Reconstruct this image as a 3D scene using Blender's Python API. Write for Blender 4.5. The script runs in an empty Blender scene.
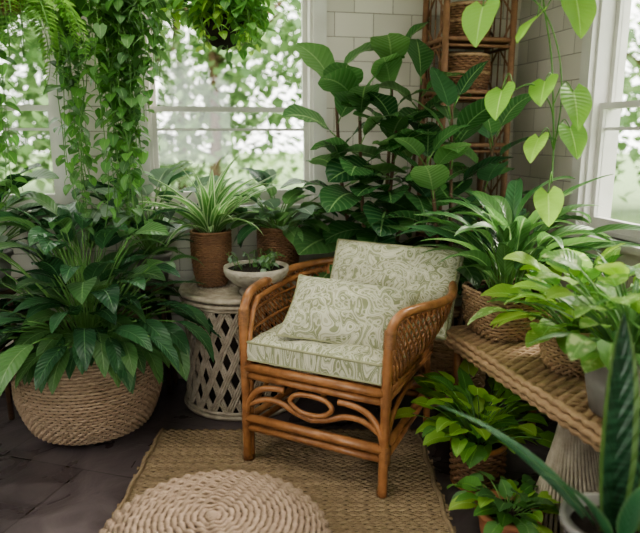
import bpy, math, random
import numpy as np
from mathutils import Vector, Matrix
sin,cos,pi=math.sin,math.cos,math.pi
R=random.Random(11)
def U(a,b): return R.uniform(a,b)
V=Vector
C=V((1.05,3.45,0)); RZ=math.radians(12); H=2.5; T=.14
# ---------------------------------------------------------------- mesh builder
def keep_inside(vs):
    a=np.array(vs,dtype=np.float64); c,s=cos(RZ),sin(RZ)
    dx=a[:,0]-C.x; dy=a[:,1]-C.y
    u=-(dx*c+dy*s); v=dx*s-dy*c
    def soft(q,lim=.06,k=.12):
        return np.where(q<lim+k, lim+k*np.exp((np.minimum(q,lim+k)-(lim+k))/k), q)
    u=soft(u); v=soft(v); u=3.7-soft(3.7-u)
    a[:,0]=C.x-u*c+v*s; a[:,1]=C.y-u*s-v*c
    a[:,2]=np.where(a[:,2]<.02,.012+.008*np.exp(np.minimum(a[:,2]-.02,0)/.05),a[:,2]) if a[:,2].min()<0 else a[:,2]
    return [tuple(r) for r in a]
class MB:
    def __init__(s): s.v=[];s.f=[];s.m=[];s.uv=[];s.rn=[];s.mats=[];s.plant=False
    def add(s,vs,fs,mat,uv=None,rnd=0.5):
        if mat not in s.mats: s.mats.append(mat)
        mi=s.mats.index(mat); o=len(s.v)
        s.v.extend([tuple(p) for p in vs])
        s.f.extend([tuple(i+o for i in f) for f in fs])
        s.m.extend([mi]*len(fs))
        s.uv.extend(uv if uv else [(0.5,0.5)]*len(vs))
        s.rn.extend([rnd]*len(vs))
    def box(s,x0,x1,y0,y1,z0,z1,mat):
        vs=[(x,y,z) for x in(x0,x1) for y in(y0,y1) for z in(z0,z1)]
        s.add(vs,[(0,1,3,2),(4,6,7,5),(0,4,5,1),(2,3,7,6),(0,2,6,4),(1,5,7,3)],mat)
    def obj(s,name,origin=(0,0,0),loc=None,rotz=0,parent=None,smooth=True,bevel=0):
        o=V(origin); me=bpy.data.meshes.new(name)
        if s.plant: s.v=keep_inside(s.v)
        vs=[(a[0]-o.x,a[1]-o.y,a[2]-o.z) for a in s.v]
        me.from_pydata(vs,[],s.f)
        for m in s.mats: me.materials.append(m)
        me.polygons.foreach_set('material_index',s.m)
        me.polygons.foreach_set('use_smooth',[smooth]*len(s.f))
        li=np.zeros(len(me.loops),dtype=np.int32); me.loops.foreach_get('vertex_index',li)
        uvl=me.uv_layers.new(name='UVMap')
        uvl.data.foreach_set('uv',np.array(s.uv,dtype=np.float32)[li].ravel())
        at=me.attributes.new('rnd','FLOAT','POINT'); at.data.foreach_set('value',np.array(s.rn,dtype=np.float32))
        me.update()
        ob=bpy.data.objects.new(name,me); bpy.context.collection.objects.link(ob)
        ob.location=loc if loc is not None else o
        ob.rotation_euler=(0,0,rotz)
        if parent: ob.parent=parent
        if bevel:
            b=ob.modifiers.new('bev','BEVEL'); b.width=bevel; b.segments=2; b.limit_method='ANGLE'
        return ob
def PM():
    m=MB(); m.plant=True; return m
def cat(pts,n=6,closed=False):
    P=[V(p) for p in pts]; out=[]; m=len(P)
    rng=range(m if closed else m-1)
    for i in rng:
        if closed: a,b,c,d=P[(i-1)%m],P[i],P[(i+1)%m],P[(i+2)%m]
        else: a,b,c,d=P[max(i-1,0)],P[i],P[i+1],P[min(i+2,m-1)]
        for k in range(n):
            t=k/n
            out.append(0.5*((2*b)+(c-a)*t+(2*a-5*b+4*c-d)*t*t+(3*b-a-3*c+d)*t**3))
    if not closed: out.append(P[-1].copy())
    return out
def tube(mb,pts,r,mat,n=6,closed=False,rf=None,flat=1.0,rnd=0.5):
    P=[V(p) for p in pts]; m=len(P); vs=[];uv=[]
    prev=None; L=0
    for i in range(m):
        if closed: t=P[(i+1)%m]-P[i-1]
        else: t=P[min(i+1,m-1)]-P[max(i-1,0)]
        if t.length<1e-9: t=V((0,0,1))
        t.normalize()
        if prev is None:
            a=V((0,0,1)) if abs(t.z)<.9 else V((1,0,0))
            nrm=t.cross(a).normalized()
        else:
            nrm=prev-t*prev.dot(t)
            if nrm.length<1e-6: nrm=t.orthogonal()
            nrm.normalize()
        prev=nrm; b=t.cross(nrm)
        rr=r*(rf(i/(m-1)) if rf else 1)
        if i: L+=(P[i]-P[i-1]).length
        for k in range(n):
            an=2*pi*k/n
            vs.append(P[i]+nrm*cos(an)*rr+b*sin(an)*rr*flat); uv.append((k/n,L))
    fs=[]
    for i in range(m if closed else m-1):
        j=(i+1)%m
        for k in range(n):
            l=(k+1)%n; fs.append((i*n+k,i*n+l,j*n+l,j*n+k))
    if not closed:
        fs.append(tuple(range(n))[::-1]); fs.append(tuple((m-1)*n+k for k in range(n)))
    mb.add(vs,fs,mat,uv,rnd)
def revolve(mb,prof,mat,c=(0,0,0),n=40,rnd=.5):
    vs=[];fs=[]
    for (r,z) in prof:
        for k in range(n):
            a=2*pi*k/n; vs.append((c[0]+r*cos(a),c[1]+r*sin(a),c[2]+z))
    for i in range(len(prof)-1):
        for k in range(n):
            l=(k+1)%n; fs.append((i*n+k,i*n+l,(i+1)*n+l,(i+1)*n+k))
    mb.add(vs,fs,mat,None,rnd)
def resample(prof,ds):
    out=[];P=[V((a,0,b)) for a,b in prof]; P=cat(P,12)
    acc=0; out.append(P[0]); last=P[0]
    for p in P[1:]:
        while True:
            d=(p-last).length
            if d+acc<ds: acc+=d; last=p; break
            t=(ds-acc)/d; last=last.lerp(p,t); out.append(last); acc=0
    return out
def weave(mb,prof,mat,c=(0,0,0),sr=.006,amp=.003,pitch=.03,N=None,liner=None,sub=4,ns=5,squash=None,pk=1.85):
    P=resample(prof,sr*pk); m=len(P)
    for i in range(m):
        t=(P[min(i+1,m-1)]-P[max(i-1,0)]).normalized()
        nr,nz=t.z,-t.x; r=P[i].x; z=P[i].z
        if r<sr*1.5: continue
        K=N if N else max(4,int(round(2*pi*r/pitch/2)))
        S=K*sub; rnd=U(0.15,.85); ph=pi*i
        vs=[];fs=[]
        for k in range(S):
            a=2*pi*k/S; off=amp*cos(K*a+ph); ca,sa=cos(a),sin(a)
            q=1.0
            if squash: q=squash(a)
            for l in range(ns):
                b=2*pi*l/ns
                dn=off+cos(b)*sr*.75; dt=sin(b)*sr
                rr=(r+nr*dn+t.x*dt)*q
                vs.append((c[0]+rr*ca,c[1]+rr*sa,c[2]+z+nz*dn+t.z*dt))
        for k in range(S):
            k2=(k+1)%S
            for l in range(ns):
                l2=(l+1)%ns; fs.append((k*ns+l,k2*ns+l,k2*ns+l2,k*ns+l2))
        mb.add(vs,fs,mat,None,rnd)
    if liner:
        q=squash
        pr=[(max(p.x-.004,.001),p.z) for p in P]
        vs=[];fs=[];n=48
        for (r,z) in pr:
            for k in range(n):
                a=2*pi*k/n; rr=r*(q(a) if q else 1); vs.append((c[0]+rr*cos(a),c[1]+rr*sin(a),c[2]+z))
        for i in range(len(pr)-1):
            for k in range(n):
                l=(k+1)%n; fs.append((i*n+k,i*n+l,(i+1)*n+l,(i+1)*n+k))
        mb.add(vs,fs,liner)
# ---------------------------------------------------------------- materials
def newmat(name):
    m=bpy.data.materials.new(name); m.use_nodes=True; nt=m.node_tree; nt.nodes.clear()
    out=nt.nodes.new('ShaderNodeOutputMaterial'); return m,nt,out
def nd(nt,t,**k):
    n=nt.nodes.new(t)
    for a,b in k.items(): setattr(n,a,b)
    return n
def mth(nt,op,a,b=None,c=None):
    n=nt.nodes.new('ShaderNodeMath'); n.operation=op
    for i,x in enumerate((a,b,c)):
        if x is None: continue
        if isinstance(x,(int,float)): n.inputs[i].default_value=x
        else: nt.links.new(x,n.inputs[i])
    return n.outputs[0]
def mixc(nt,f,a,b):
    n=nt.nodes.new('ShaderNodeMix'); n.data_type='RGBA'
    for s,x in ((0,f),(6,a),(7,b)):
        if isinstance(x,(int,float)): n.inputs[s].default_value=x
        elif isinstance(x,tuple): n.inputs[s].default_value=(*x,1) if len(x)==3 else x
        else: nt.links.new(x,n.inputs[s])
    return n.outputs[2]
def simple(name,c1,c2=None,rough=.6,scale=20,bump=.2,bscale=None,stretch=(1,1,1),spec=.5,userand=False):
    m,nt,out=newmat(name); p=nd(nt,'ShaderNodeBsdfPrincipled')
    tc=nd(nt,'ShaderNodeTexCoord'); mp=nd(nt,'ShaderNodeMapping'); mp.inputs['Scale'].default_value=stretch
    nt.links.new(tc.outputs['Object'],mp.inputs[0])
    no=nd(nt,'ShaderNodeTexNoise'); no.inputs['Scale'].default_value=scale; no.inputs['Detail'].default_value=4
    nt.links.new(mp.outputs[0],no.inputs[0])
    c2=c2 or tuple(x*.7 for x in c1)
    f=mth(nt,'MULTIPLY_ADD',no.outputs[0],2.2,-.6)
    if userand:
        at=nd(nt,'ShaderNodeAttribute',attribute_name='rnd'); f=mth(nt,'ADD',mth(nt,'MULTIPLY',f,.5),mth(nt,'MULTIPLY',at.outputs['Fac'],.5))
    n2=nd(nt,'ShaderNodeClamp'); nt.links.new(f,n2.inputs[0])
    nt.links.new(mixc(nt,n2.outputs[0],c1,c2),p.inputs['Base Color'])
    p.inputs['Roughness'].default_value=rough; p.inputs['Specular IOR Level'].default_value=spec
    if bump:
        n3=nd(nt,'ShaderNodeTexNoise'); n3.inputs['Scale'].default_value=bscale or scale*3; nt.links.new(mp.outputs[0],n3.inputs[0])
        b=nd(nt,'ShaderNodeBump'); b.inputs['Strength'].default_value=bump; b.inputs['Distance'].default_value=.01
        nt.links.new(n3.outputs[0],b.inputs['Height']); nt.links.new(b.outputs[0],p.inputs['Normal'])
    nt.links.new(p.outputs[0],out.inputs[0]); return m
def leafmat(name,c1,c2,rib=(.25,.4,.12),ribw=.035,veins=.35,rough=.35,tr=.3,edge=None,varieg=None,band=None):
    m,nt,out=newmat(name); p=nd(nt,'ShaderNodeBsdfPrincipled')
    uv=nd(nt,'ShaderNodeUVMap',uv_map='UVMap'); sp=nd(nt,'ShaderNodeSeparateXYZ'); nt.links.new(uv.outputs[0],sp.inputs[0])
    at=nd(nt,'ShaderNodeAttribute',attribute_name='rnd')
    au=mth(nt,'ABSOLUTE',mth(nt,'SUBTRACT',sp.outputs[0],.5))
    col=mixc(nt,at.outputs['Fac'],c1,c2)
    tc=nd(nt,'ShaderNodeTexCoord')
    if varieg:
        no=nd(nt,'ShaderNodeTexNoise'); no.inputs['Scale'].default_value=45; nt.links.new(tc.outputs['Object'],no.inputs[0])
        f=mth(nt,'MULTIPLY_ADD',no.outputs[0],8,-4.2); cl=nd(nt,'ShaderNodeClamp'); nt.links.new(f,cl.inputs[0])
        col=mixc(nt,mth(nt,'MULTIPLY',cl.outputs[0],.7),col,varieg)
    if band:
        wv=nd(nt,'ShaderNodeTexNoise'); mp=nd(nt,'ShaderNodeMapping'); mp.inputs['Scale'].default_value=(12,12,75)
        nt.links.new(tc.outputs['Object'],mp.inputs[0]); nt.links.new(mp.outputs[0],wv.inputs[0]); wv.inputs['Scale'].default_value=1
        f=mth(nt,'MULTIPLY_ADD',wv.outputs[0],7,-3.2); cl=nd(nt,'ShaderNodeClamp'); nt.links.new(f,cl.inputs[0])
        col=mixc(nt,cl.outputs[0],col,band)
    vv=mth(nt,'SINE',mth(nt,'MULTIPLY',mth(nt,'SUBTRACT',sp.outputs[1],mth(nt,'MULTIPLY',au,.35)),70))
    if veins:
        f=mth(nt,'POWER',mth(nt,'MULTIPLY_ADD',vv,.5,.5),6)
        col=mixc(nt,mth(nt,'MULTIPLY',f,veins*.6),col,rib)
    if ribw:
        col=mixc(nt,mth(nt,'LESS_THAN',au,ribw*.7),col,rib)
    if edge:
        col=mixc(nt,mth(nt,'GREATER_THAN',au,.36),col,edge)
    nt.links.new(col,p.inputs['Base Color'])
    p.inputs['Roughness'].default_value=rough
    b=nd(nt,'ShaderNodeBump'); b.inputs['Strength'].default_value=.25; b.inputs['Distance'].default_value=.004
    nt.links.new(mth(nt,'ADD',vv,mth(nt,'MULTIPLY',au,4)),b.inputs['Height']); nt.links.new(b.outputs[0],p.inputs['Normal'])
    t=nd(nt,'ShaderNodeBsdfTranslucent')
    hs=nd(nt,'ShaderNodeHueSaturation'); hs.inputs['Value'].default_value=2.2; hs.inputs['Hue'].default_value=.485; nt.links.new(col,hs.inputs['Color'])
    nt.links.new(hs.outputs[0],t.inputs['Color'])
    mx=nd(nt,'ShaderNodeMixShader'); mx.inputs[0].default_value=tr
    nt.links.new(p.outputs[0],mx.inputs[1]); nt.links.new(t.outputs[0],mx.inputs[2]); nt.links.new(mx.outputs[0],out.inputs[0])
    return m
M_dark =leafmat('leaf_dark',(.022,.068,.032),(.06,.155,.065),rib=(.11,.22,.10),tr=.22,rough=.27)
M_mid  =leafmat('leaf_mid',(.045,.12,.04),(.11,.24,.075),rib=(.2,.32,.14),tr=.34)
M_fig  =leafmat('leaf_fig',(.024,.08,.032),(.07,.19,.055),rib=(.2,.33,.14),tr=.26,rough=.24,veins=.5)
M_lime =leafmat('leaf_lime',(.16,.32,.055),(.30,.46,.10),rib=(.38,.54,.2),tr=.5,veins=.12)
M_heart=leafmat('leaf_heart',(.13,.29,.05),(.22,.40,.075),rib=(.30,.45,.14),tr=.5,veins=.0,rough=.55)
M_poth =leafmat('leaf_pothos',(.055,.165,.04),(.13,.30,.07),rib=(.2,.38,.1),tr=.4,veins=.1)
M_spid =leafmat('leaf_spider',(.07,.19,.05),(.12,.28,.08),rib=(.4,.52,.3),ribw=.05,tr=.38,veins=0,edge=(.50,.60,.38))
M_stripe=leafmat('leaf_stripe',(.05,.14,.045),(.12,.27,.075),rib=(.28,.42,.2),ribw=.06,tr=.32,veins=.15)
M_var  =leafmat('leaf_variegated',(.12,.27,.07),(.23,.40,.11),rib=(.3,.5,.2),tr=.45,varieg=(.58,.66,.36))
M_snake=leafmat('leaf_snake',(.006,.03,.012),(.012,.05,.02),ribw=0,veins=0,tr=.05,band=(.035,.10,.05),edge=(.10,.18,.05),rough=.3)
M_grey =leafmat('leaf_grey',(.11,.18,.12),(.22,.30,.21),rib=(.3,.38,.26),tr=.25,rough=.5)
M_aloe =leafmat('leaf_aloe',(.02,.08,.035),(.04,.14,.06),ribw=0,veins=0,tr=.1,edge=(.08,.17,.07))
M_fern =leafmat('leaf_fern',(.10,.24,.05),(.19,.38,.09),tr=.45,veins=0)
M_stem =simple('stem_green',(.09,.22,.05),(.16,.3,.08),rough=.5,bump=0)
M_bark =simple('bark',(.16,.10,.06),(.08,.05,.03),rough=.9,bump=.5)
M_soil =simple('soil',(.035,.022,.015),(.015,.01,.008),rough=1,scale=60,bump=1)
M_wick =simple('wicker_natural',(.46,.31,.185),(.25,.16,.09),rough=.75,scale=40,bump=.4,userand=True)
M_sea  =simple('seagrass',(.50,.37,.26),(.29,.20,.13),rough=.8,scale=60,bump=.5,userand=True)
M_jute =simple('jute',(.36,.265,.165),(.18,.125,.075),rough=.9,scale=50,bump=.5,userand=True)
M_pouf =simple('pouf_cord',(.33,.245,.18),(.17,.118,.08),rough=.9,scale=70,bump=.5,userand=True)
M_brown=simple('wicker_brown',(.29,.155,.08),(.14,.07,.038),rough=.6,scale=40,bump=.3,userand=True)
M_ratt =simple('rattan_cane',(.42,.195,.08),(.20,.085,.036),rough=.3,scale=25,bump=.15,stretch=(1,1,1))
M_wrap =simple('rattan_wrap',(.33,.16,.065),(.18,.08,.035),rough=.45,scale=80,bump=.3)
M_white=simple('whitewashed_wicker',(.47,.41,.33),(.28,.235,.18),rough=.75,scale=30,bump=.3)
M_stone=simple('stone_bowl',(.50,.455,.38),(.32,.285,.23),rough=.85,scale=30,bump=.5)
M_grayp=simple('grey_ceramic',(.27,.26,.24),(.18,.17,.16),rough=.6,scale=15,bump=.2)
M_terra=simple('terracotta',(.42,.18,.09),(.32,.13,.07),rough=.8,scale=15,bump=.2)
M_black=simple('dark_pot_and_drum_shade',(.03,.022,.015),(.02,.015,.01),rough=.9,bump=0)  # dark pot colour; also the shade painted inside the drum table
M_liner=simple('wicker_core',(.10,.065,.04),(.06,.04,.025),rough=.9,bump=0)
M_trim =simple('painted_trim',(.62,.61,.57),(.54,.53,.49),rough=.5,scale=8,bump=.08)
M_base =simple('baseboard_wood',(.055,.035,.028),(.03,.02,.016),rough=.4,scale=6,bump=.1,stretch=(1,1,8))
M_ceil =simple('ceiling_paint',(.75,.73,.68),(.7,.68,.63),rough=.8,scale=4,bump=.05)
M_wood =simple('dark_wood',(.10,.055,.03),(.05,.028,.016),rough=.5,scale=12,bump=.2,stretch=(1,1,6))
M_metal=simple('dark_metal',(.05,.045,.04),(.03,.03,.03),rough=.5,bump=0)
M_cord =simple('macrame_cord',(.62,.55,.44),(.5,.43,.33),rough=.9,scale=80,bump=.3)
def wallmat():
    m,nt,out=newmat('white_shingle'); p=nd(nt,'ShaderNodeBsdfPrincipled')
    tc=nd(nt,'ShaderNodeTexCoord'); s=nd(nt,'ShaderNodeSeparateXYZ'); nt.links.new(tc.outputs['Object'],s.inputs[0])
    cb=nd(nt,'ShaderNodeCombineXYZ'); nt.links.new(mth(nt,'ADD',s.outputs[0],s.outputs[1]),cb.inputs[0]); nt.links.new(s.outputs[2],cb.inputs[1])
    br=nd(nt,'ShaderNodeTexBrick'); br.inputs['Scale'].default_value=1; br.inputs['Brick Width'].default_value=.20; br.inputs['Row Height'].default_value=.115
    br.inputs['Mortar Size'].default_value=.0026; br.inputs['Mortar Smooth'].default_value=.4; br.inputs['Color1'].default_value=(.62,.59,.525,1); br.inputs['Color2'].default_value=(.52,.495,.435,1); br.inputs['Mortar'].default_value=(.28,.26,.225,1)
    nt.links.new(cb.outputs[0],br.inputs[0]); nt.links.new(br.outputs[0],p.inputs['Base Color']); p.inputs['Roughness'].default_value=.6
    no=nd(nt,'ShaderNodeTexNoise'); no.inputs['Scale'].default_value=12; nt.links.new(tc.outputs['Object'],no.inputs[0])
    h=mth(nt,'ADD',mth(nt,'MULTIPLY',br.outputs['Fac'],-1.),mth(nt,'MULTIPLY',no.outputs[0],.3))
    b=nd(nt,'ShaderNodeBump'); b.inputs['Strength'].default_value=.5; b.inputs['Distance'].default_value=.008; nt.links.new(h,b.inputs['Height']); nt.links.new(b.outputs[0],p.inputs['Normal'])
    nt.links.new(p.outputs[0],out.inputs[0]); return m
M_wall=wallmat()
def floormat():
    m,nt,out=newmat('slate_floor'); p=nd(nt,'ShaderNodeBsdfPrincipled')
    tc=nd(nt,'ShaderNodeTexCoord'); mp=nd(nt,'ShaderNodeMapping'); mp.inputs['Rotation'].default_value=(0,0,.5); nt.links.new(tc.outputs['Object'],mp.inputs[0])
    br=nd(nt,'ShaderNodeTexBrick'); br.inputs['Scale'].default_value=1; br.inputs['Brick Width'].default_value=.75; br.inputs['Row Height'].default_value=.45; br.inputs['Mortar Size'].default_value=.004
    br.inputs['Color1'].default_value=(.085,.068,.072,1); br.inputs['Color2'].default_value=(.058,.045,.048,1); br.inputs['Mortar'].default_value=(.02,.015,.013,1)
    nt.links.new(mp.outputs[0],br.inputs[0])
    no=nd(nt,'ShaderNodeTexNoise'); no.inputs['Scale'].default_value=5; no.inputs['Detail'].default_value=8; no.inputs['Distortion'].default_value=1.2; nt.links.new(tc.outputs['Object'],no.inputs[0])
    f=mth(nt,'MULTIPLY_ADD',no.outputs[0],3.4,-1.5); cl=nd(nt,'ShaderNodeClamp'); nt.links.new(f,cl.inputs[0])
    nt.links.new(mixc(nt,mth(nt,'MULTIPLY',cl.outputs[0],.7),br.outputs[0],(.16,.13,.135)),p.inputs['Base Color'])
    nt.links.new(mth(nt,'MULTIPLY_ADD',no.outputs[0],.5,.08),p.inputs['Roughness'])
    h=mth(nt,'ADD',mth(nt,'MULTIPLY',br.outputs['Fac'],-1.),mth(nt,'MULTIPLY',no.outputs[0],1.6))
    b=nd(nt,'ShaderNodeBump'); b.inputs['Strength'].default_value=.5; b.inputs['Distance'].default_value=.012; nt.links.new(h,b.inputs['Height']); nt.links.new(b.outputs[0],p.inputs['Normal'])
    nt.links.new(p.outputs[0],out.inputs[0]); return m
M_floor=floormat()
def fabricmat(name='paisley_fabric',off=0.0,dark=1.0):
    m,nt,out=newmat(name); p=nd(nt,'ShaderNodeBsdfPrincipled'); tc=nd(nt,'ShaderNodeTexCoord')
    mp=nd(nt,'ShaderNodeMapping'); mp.inputs['Location'].default_value=(off,off*.7,0); mp.inputs['Scale'].default_value=(1,1,.25); nt.links.new(tc.outputs['Object'],mp.inputs[0])
    no=nd(nt,'ShaderNodeTexNoise'); no.inputs['Scale'].default_value=9; no.inputs['Detail'].default_value=.3; no.inputs['Distortion'].default_value=2.0; nt.links.new(mp.outputs[0],no.inputs[0])
    w=mth(nt,'SINE',mth(nt,'MULTIPLY',no.outputs[0],40)); l1=mth(nt,'GREATER_THAN',w,-.15)
    vo=nd(nt,'ShaderNodeTexVoronoi'); vo.inputs['Scale'].default_value=30; nt.links.new(mp.outputs[0],vo.inputs[0])
    l2=mth(nt,'LESS_THAN',mth(nt,'ABSOLUTE',mth(nt,'SUBTRACT',vo.outputs[0],.36)),.09)
    w2=mth(nt,'SINE',mth(nt,'MULTIPLY',no.outputs[0],160)); l3=mth(nt,'GREATER_THAN',w2,.45)
    f=mth(nt,'MAXIMUM',mth(nt,'MULTIPLY',l1,mth(nt,'SUBTRACT',1.0,mth(nt,'MULTIPLY',mth(nt,'MAXIMUM',l2,mth(nt,'LESS_THAN',w2,-.75)),.8))),mth(nt,'MULTIPLY',l3,.5))
    nt.links.new(mixc(nt,mth(nt,'MULTIPLY',f,.85),tuple(x*dark for x in(.57,.555,.43)),tuple(x*dark for x in(.20,.22,.11))),p.inputs['Base Color'])
    p.inputs['Roughness'].default_value=.9; p.inputs['Sheen Weight'].default_value=.05
    n3=nd(nt,'ShaderNodeTexNoise'); n3.inputs['Scale'].default_value=250; nt.links.new(tc.outputs['Object'],n3.inputs[0])
    b=nd(nt,'ShaderNodeBump'); b.inputs['Strength'].default_value=.2; b.inputs['Distance'].default_value=.003; nt.links.new(n3.outputs[0],b.inputs['Height']); nt.links.new(b.outputs[0],p.inputs['Normal'])
    nt.links.new(p.outputs[0],out.inputs[0]); return m
M_fab=fabricmat(); M_fab2=fabricmat('paisley_fabric_pillow',3.3,.92)
M_pipe=simple('cushion_piping',(.34,.34,.21),(.26,.26,.15),rough=.9,bump=0)
def glassmat():
    m,nt,out=newmat('window_glass'); t=nd(nt,'ShaderNodeBsdfTransparent'); g=nd(nt,'ShaderNodeBsdfGlossy'); g.inputs['Roughness'].default_value=.02
    mx=nd(nt,'ShaderNodeMixShader'); mx.inputs[0].default_value=.04; nt.links.new(t.outputs[0],mx.inputs[1]); nt.links.new(g.outputs[0],mx.inputs[2]); nt.links.new(mx.outputs[0],out.inputs[0]); return m
M_glass=glassmat()
# ---------------------------------------------------------------- leaves
def prof(kind,t):
    if kind=='lance': return max(0.02,sin(pi*t**.8)**.85)
    if kind=='strap': return (0.45+.55*min(1,t*4))*(1-t**2.6)+.01
    if kind=='heart': return 0.4 if t==0 else max(.01,sin(pi*min(1,t**.52))**.8)
    if kind=='ovate': return max(.02,sin(pi*t**.72)**.75)
    if kind=='fiddle': return max(.06,sin(pi*t**1.25)**.65)
    if kind=='sword': return (0.6+.4*min(1,t*3))*(1-t**5)+.005
Z=V((0,0,1))
def leaf(mb,base,az,elev,L,W,kind,bend,mat,fold=.2,roll=0,n=8,wave=.0,cs=(-1,-.5,0,.5,1)):
    h=V((cos(az),sin(az),0)); s=V((-sin(az),cos(az),0)); p=V(base); ds=L/n
    vs=[];uv=[];fs=[];q=len(cs); ph=U(0,6)
    for i in range(n+1):
        t=i/n; e=elev-bend*t; tan=h*cos(e)+Z*sin(e); nor=tan.cross(s)
        s2=s*cos(roll)+nor*sin(roll); n2=nor*cos(roll)-s*sin(roll)
        hw=W*.5*prof(kind,t)
        for w in cs:
            a=abs(w); off=fold*a*hw+wave*W*a*a*sin(t*14+ph+(2 if w>0 else 0))
            bk=0
            if kind=='heart': bk=.22*L*a*(1-t)**3
            vs.append(p+s2*(w*hw)+n2*off-tan*bk); uv.append((w*.5+.5,t))
        p=p+tan*ds
    for i in range(n):
        for k in range(q-1):
            a=i*q+k; fs.append((a,a+1,a+q+1,a+q))
    mb.add(vs,fs,mat,uv,U(0,1))
    return p
def clump(mb,c,n,stem,L,W,kind,mat,emin=.1,emax=1.4,bend=(.6,1.3),rim=.05,arch=.35,fold=.2,wave=.02,az0=0,az1=2*pi,dsc=1,sr=.003,mats=None,smat=None,n_seg=8):
    for i in range(n):
        az=U(az0,az1); f=R.random(); e=emin+(emax-emin)*(1-f**.8)
        sl=U(*stem); l=U(*L); w=l*U(*W)
        b=V(c)+V((cos(az),sin(az),0))*rim*f+Z*0
        pts=[b]; p=b.copy(); ee=max(e,.5)+.25
        ns=5
        for k in range(ns):
            ee2=ee+(e-arch-ee)*(k/ns)
            p=p+(V((cos(az),sin(az),0))*cos(ee2)+Z*sin(ee2))*sl/ns; pts.append(p)
        if sl>.02: tube(mb,pts,sr,smat or M_stem,n=4)
        leaf(mb,pts[-1],az+U(-.3,.3),e-arch+U(-.15,.15),l,w,kind,U(*bend),R.choice(mats) if mats else mat,fold=fold,roll=U(-.4,.4),wave=wave,n=n_seg)
def vine(mb,pts,mat,L=(.05,.08),sp=.035,kind='heart',r=.0018,wr=.85,spread=1.0,n=6,taper=.4):
    P=cat(pts,8); tube(mb,P,r,M_stem,n=4)
    acc=0; tot=sum((P[i+1]-P[i]).length for i in range(len(P)-1)); run=0; az=U(0,6)
    for i in range(len(P)-1):
        d=(P[i+1]-P[i]).length; acc+=d; run+=d
        if acc>sp:
            acc=0; az+=U(1.6,2.8); l=U(*L)*(1-taper*run/tot)
            b=P[i]; e=U(.1,.7); pet=b+(V((cos(az),sin(az),0))*cos(e)+Z*sin(e))*l*.45*spread
            tube(mb,[b,(b+pet)/2+Z*.004,pet],r*.7,M_stem,n=3)
            leaf(mb,pet,az+U(-.5,.5),U(-.9,-.1),l,l*wr,kind,U(.3,1.1),mat,fold=.15,roll=U(-.5,.5),n=n)
def frond(mb,b,az,elev,L,bend,mat,pl=.05,step=.014):
    h=V((cos(az),sin(az),0)); p=V(b); n=int(L/step); pts=[]
    for i in range(n+1):
        t=i/n; e=elev-bend*t; tan=h*cos(e)+Z*sin(e); pts.append(p.copy())
        if i>2:
            l=pl*(sin(pi*min(1,.12+t*.88))**.6)+.004
            for sd in(-1,1): leaf(mb,p,az+sd*1.35,-.25+U(-.2,.2),l,l*.3,'lance',.5,mat,n=3,cs=(-1,0,1))
        p=p+tan*step
    tube(mb,pts,.0015,M_stem,n=4)
# ---------------------------------------------------------------- room  (local x=-u, y=-v)
def room(u,v,z=0):
    c,s=cos(RZ),sin(RZ); return V((C.x-u*c+v*s, C.y-u*s-v*c, z))
LU,LV=3.7,4.4
def wallseg(mb,axis,length,wins,th=T):
    def bx(a0,a1,z0,z1):
        if axis=='back': mb.box(-a1,-a0,0,th,z0,z1,M_wall)
        elif axis=='right': mb.box(0,th,-a1,-a0,z0,z1,M_wall)
        elif axis=='left': mb.box(-LU-th,-LU,-a1,-a0,z0,z1,M_wall)
        elif axis=='front': mb.box(-a1,-a0,-LV-th,-LV,z0,z1,M_wall)
    prev=0
    for (a,b,z0,z1) in wins:
        bx(prev,a,0,H); bx(a,b,0,z0); bx(a,b,z1,H); prev=b
    bx(prev,length,0,H)
WB=[(1.11,1.915,.9,2.2),(2.33,3.1,.9,2.2)]
WR=[(.66,1.46,.82,2.2),(1.75,2.6,.82,2.2)]
WL=[(.6,1.5,.9,2.2),(1.9,2.8,.9,2.2)]
WF=[(1.2,2.6,.0,2.2)]  # unseen front wall, added so less sky fill enters from behind
for ax,le,w,nm in(('back',LU,WB,'wall_back'),('right',LV,WR,'wall_right'),('left',LV,WL,'wall_left'),('front',LU,WF,'wall_front')):
    mb=MB(); wallseg(mb,ax,le,w); mb.obj(nm,loc=C,rotz=RZ,smooth=False)
mb=MB(); mb.box(-LU-T,T,-LV-1.5,T,-.08,0,M_floor); mb.obj('floor',loc=C,rotz=RZ,smooth=False)
mb=MB(); mb.box(-LU-T,T,-LV-T,T,H,H+.06,M_ceil); mb.obj('ceiling',loc=C,rotz=RZ,smooth=False)
mb=MB(); mb.box(-LU,0,-.02,0,0,.13,M_base); mb.obj('baseboard_back',loc=C,rotz=RZ,smooth=False,bevel=.004)
mb=MB(); mb.box(-.02,0,-LV,-.02,0,.13,M_base); mb.obj('baseboard_right',loc=C,rotz=RZ,smooth=False,bevel=.004)
mb=MB(); mb.box(-LU,-LU+.02,-LV,-.02,0,.13,M_base); mb.obj('baseboard_left',loc=C,rotz=RZ,smooth=False,bevel=.004)
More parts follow.
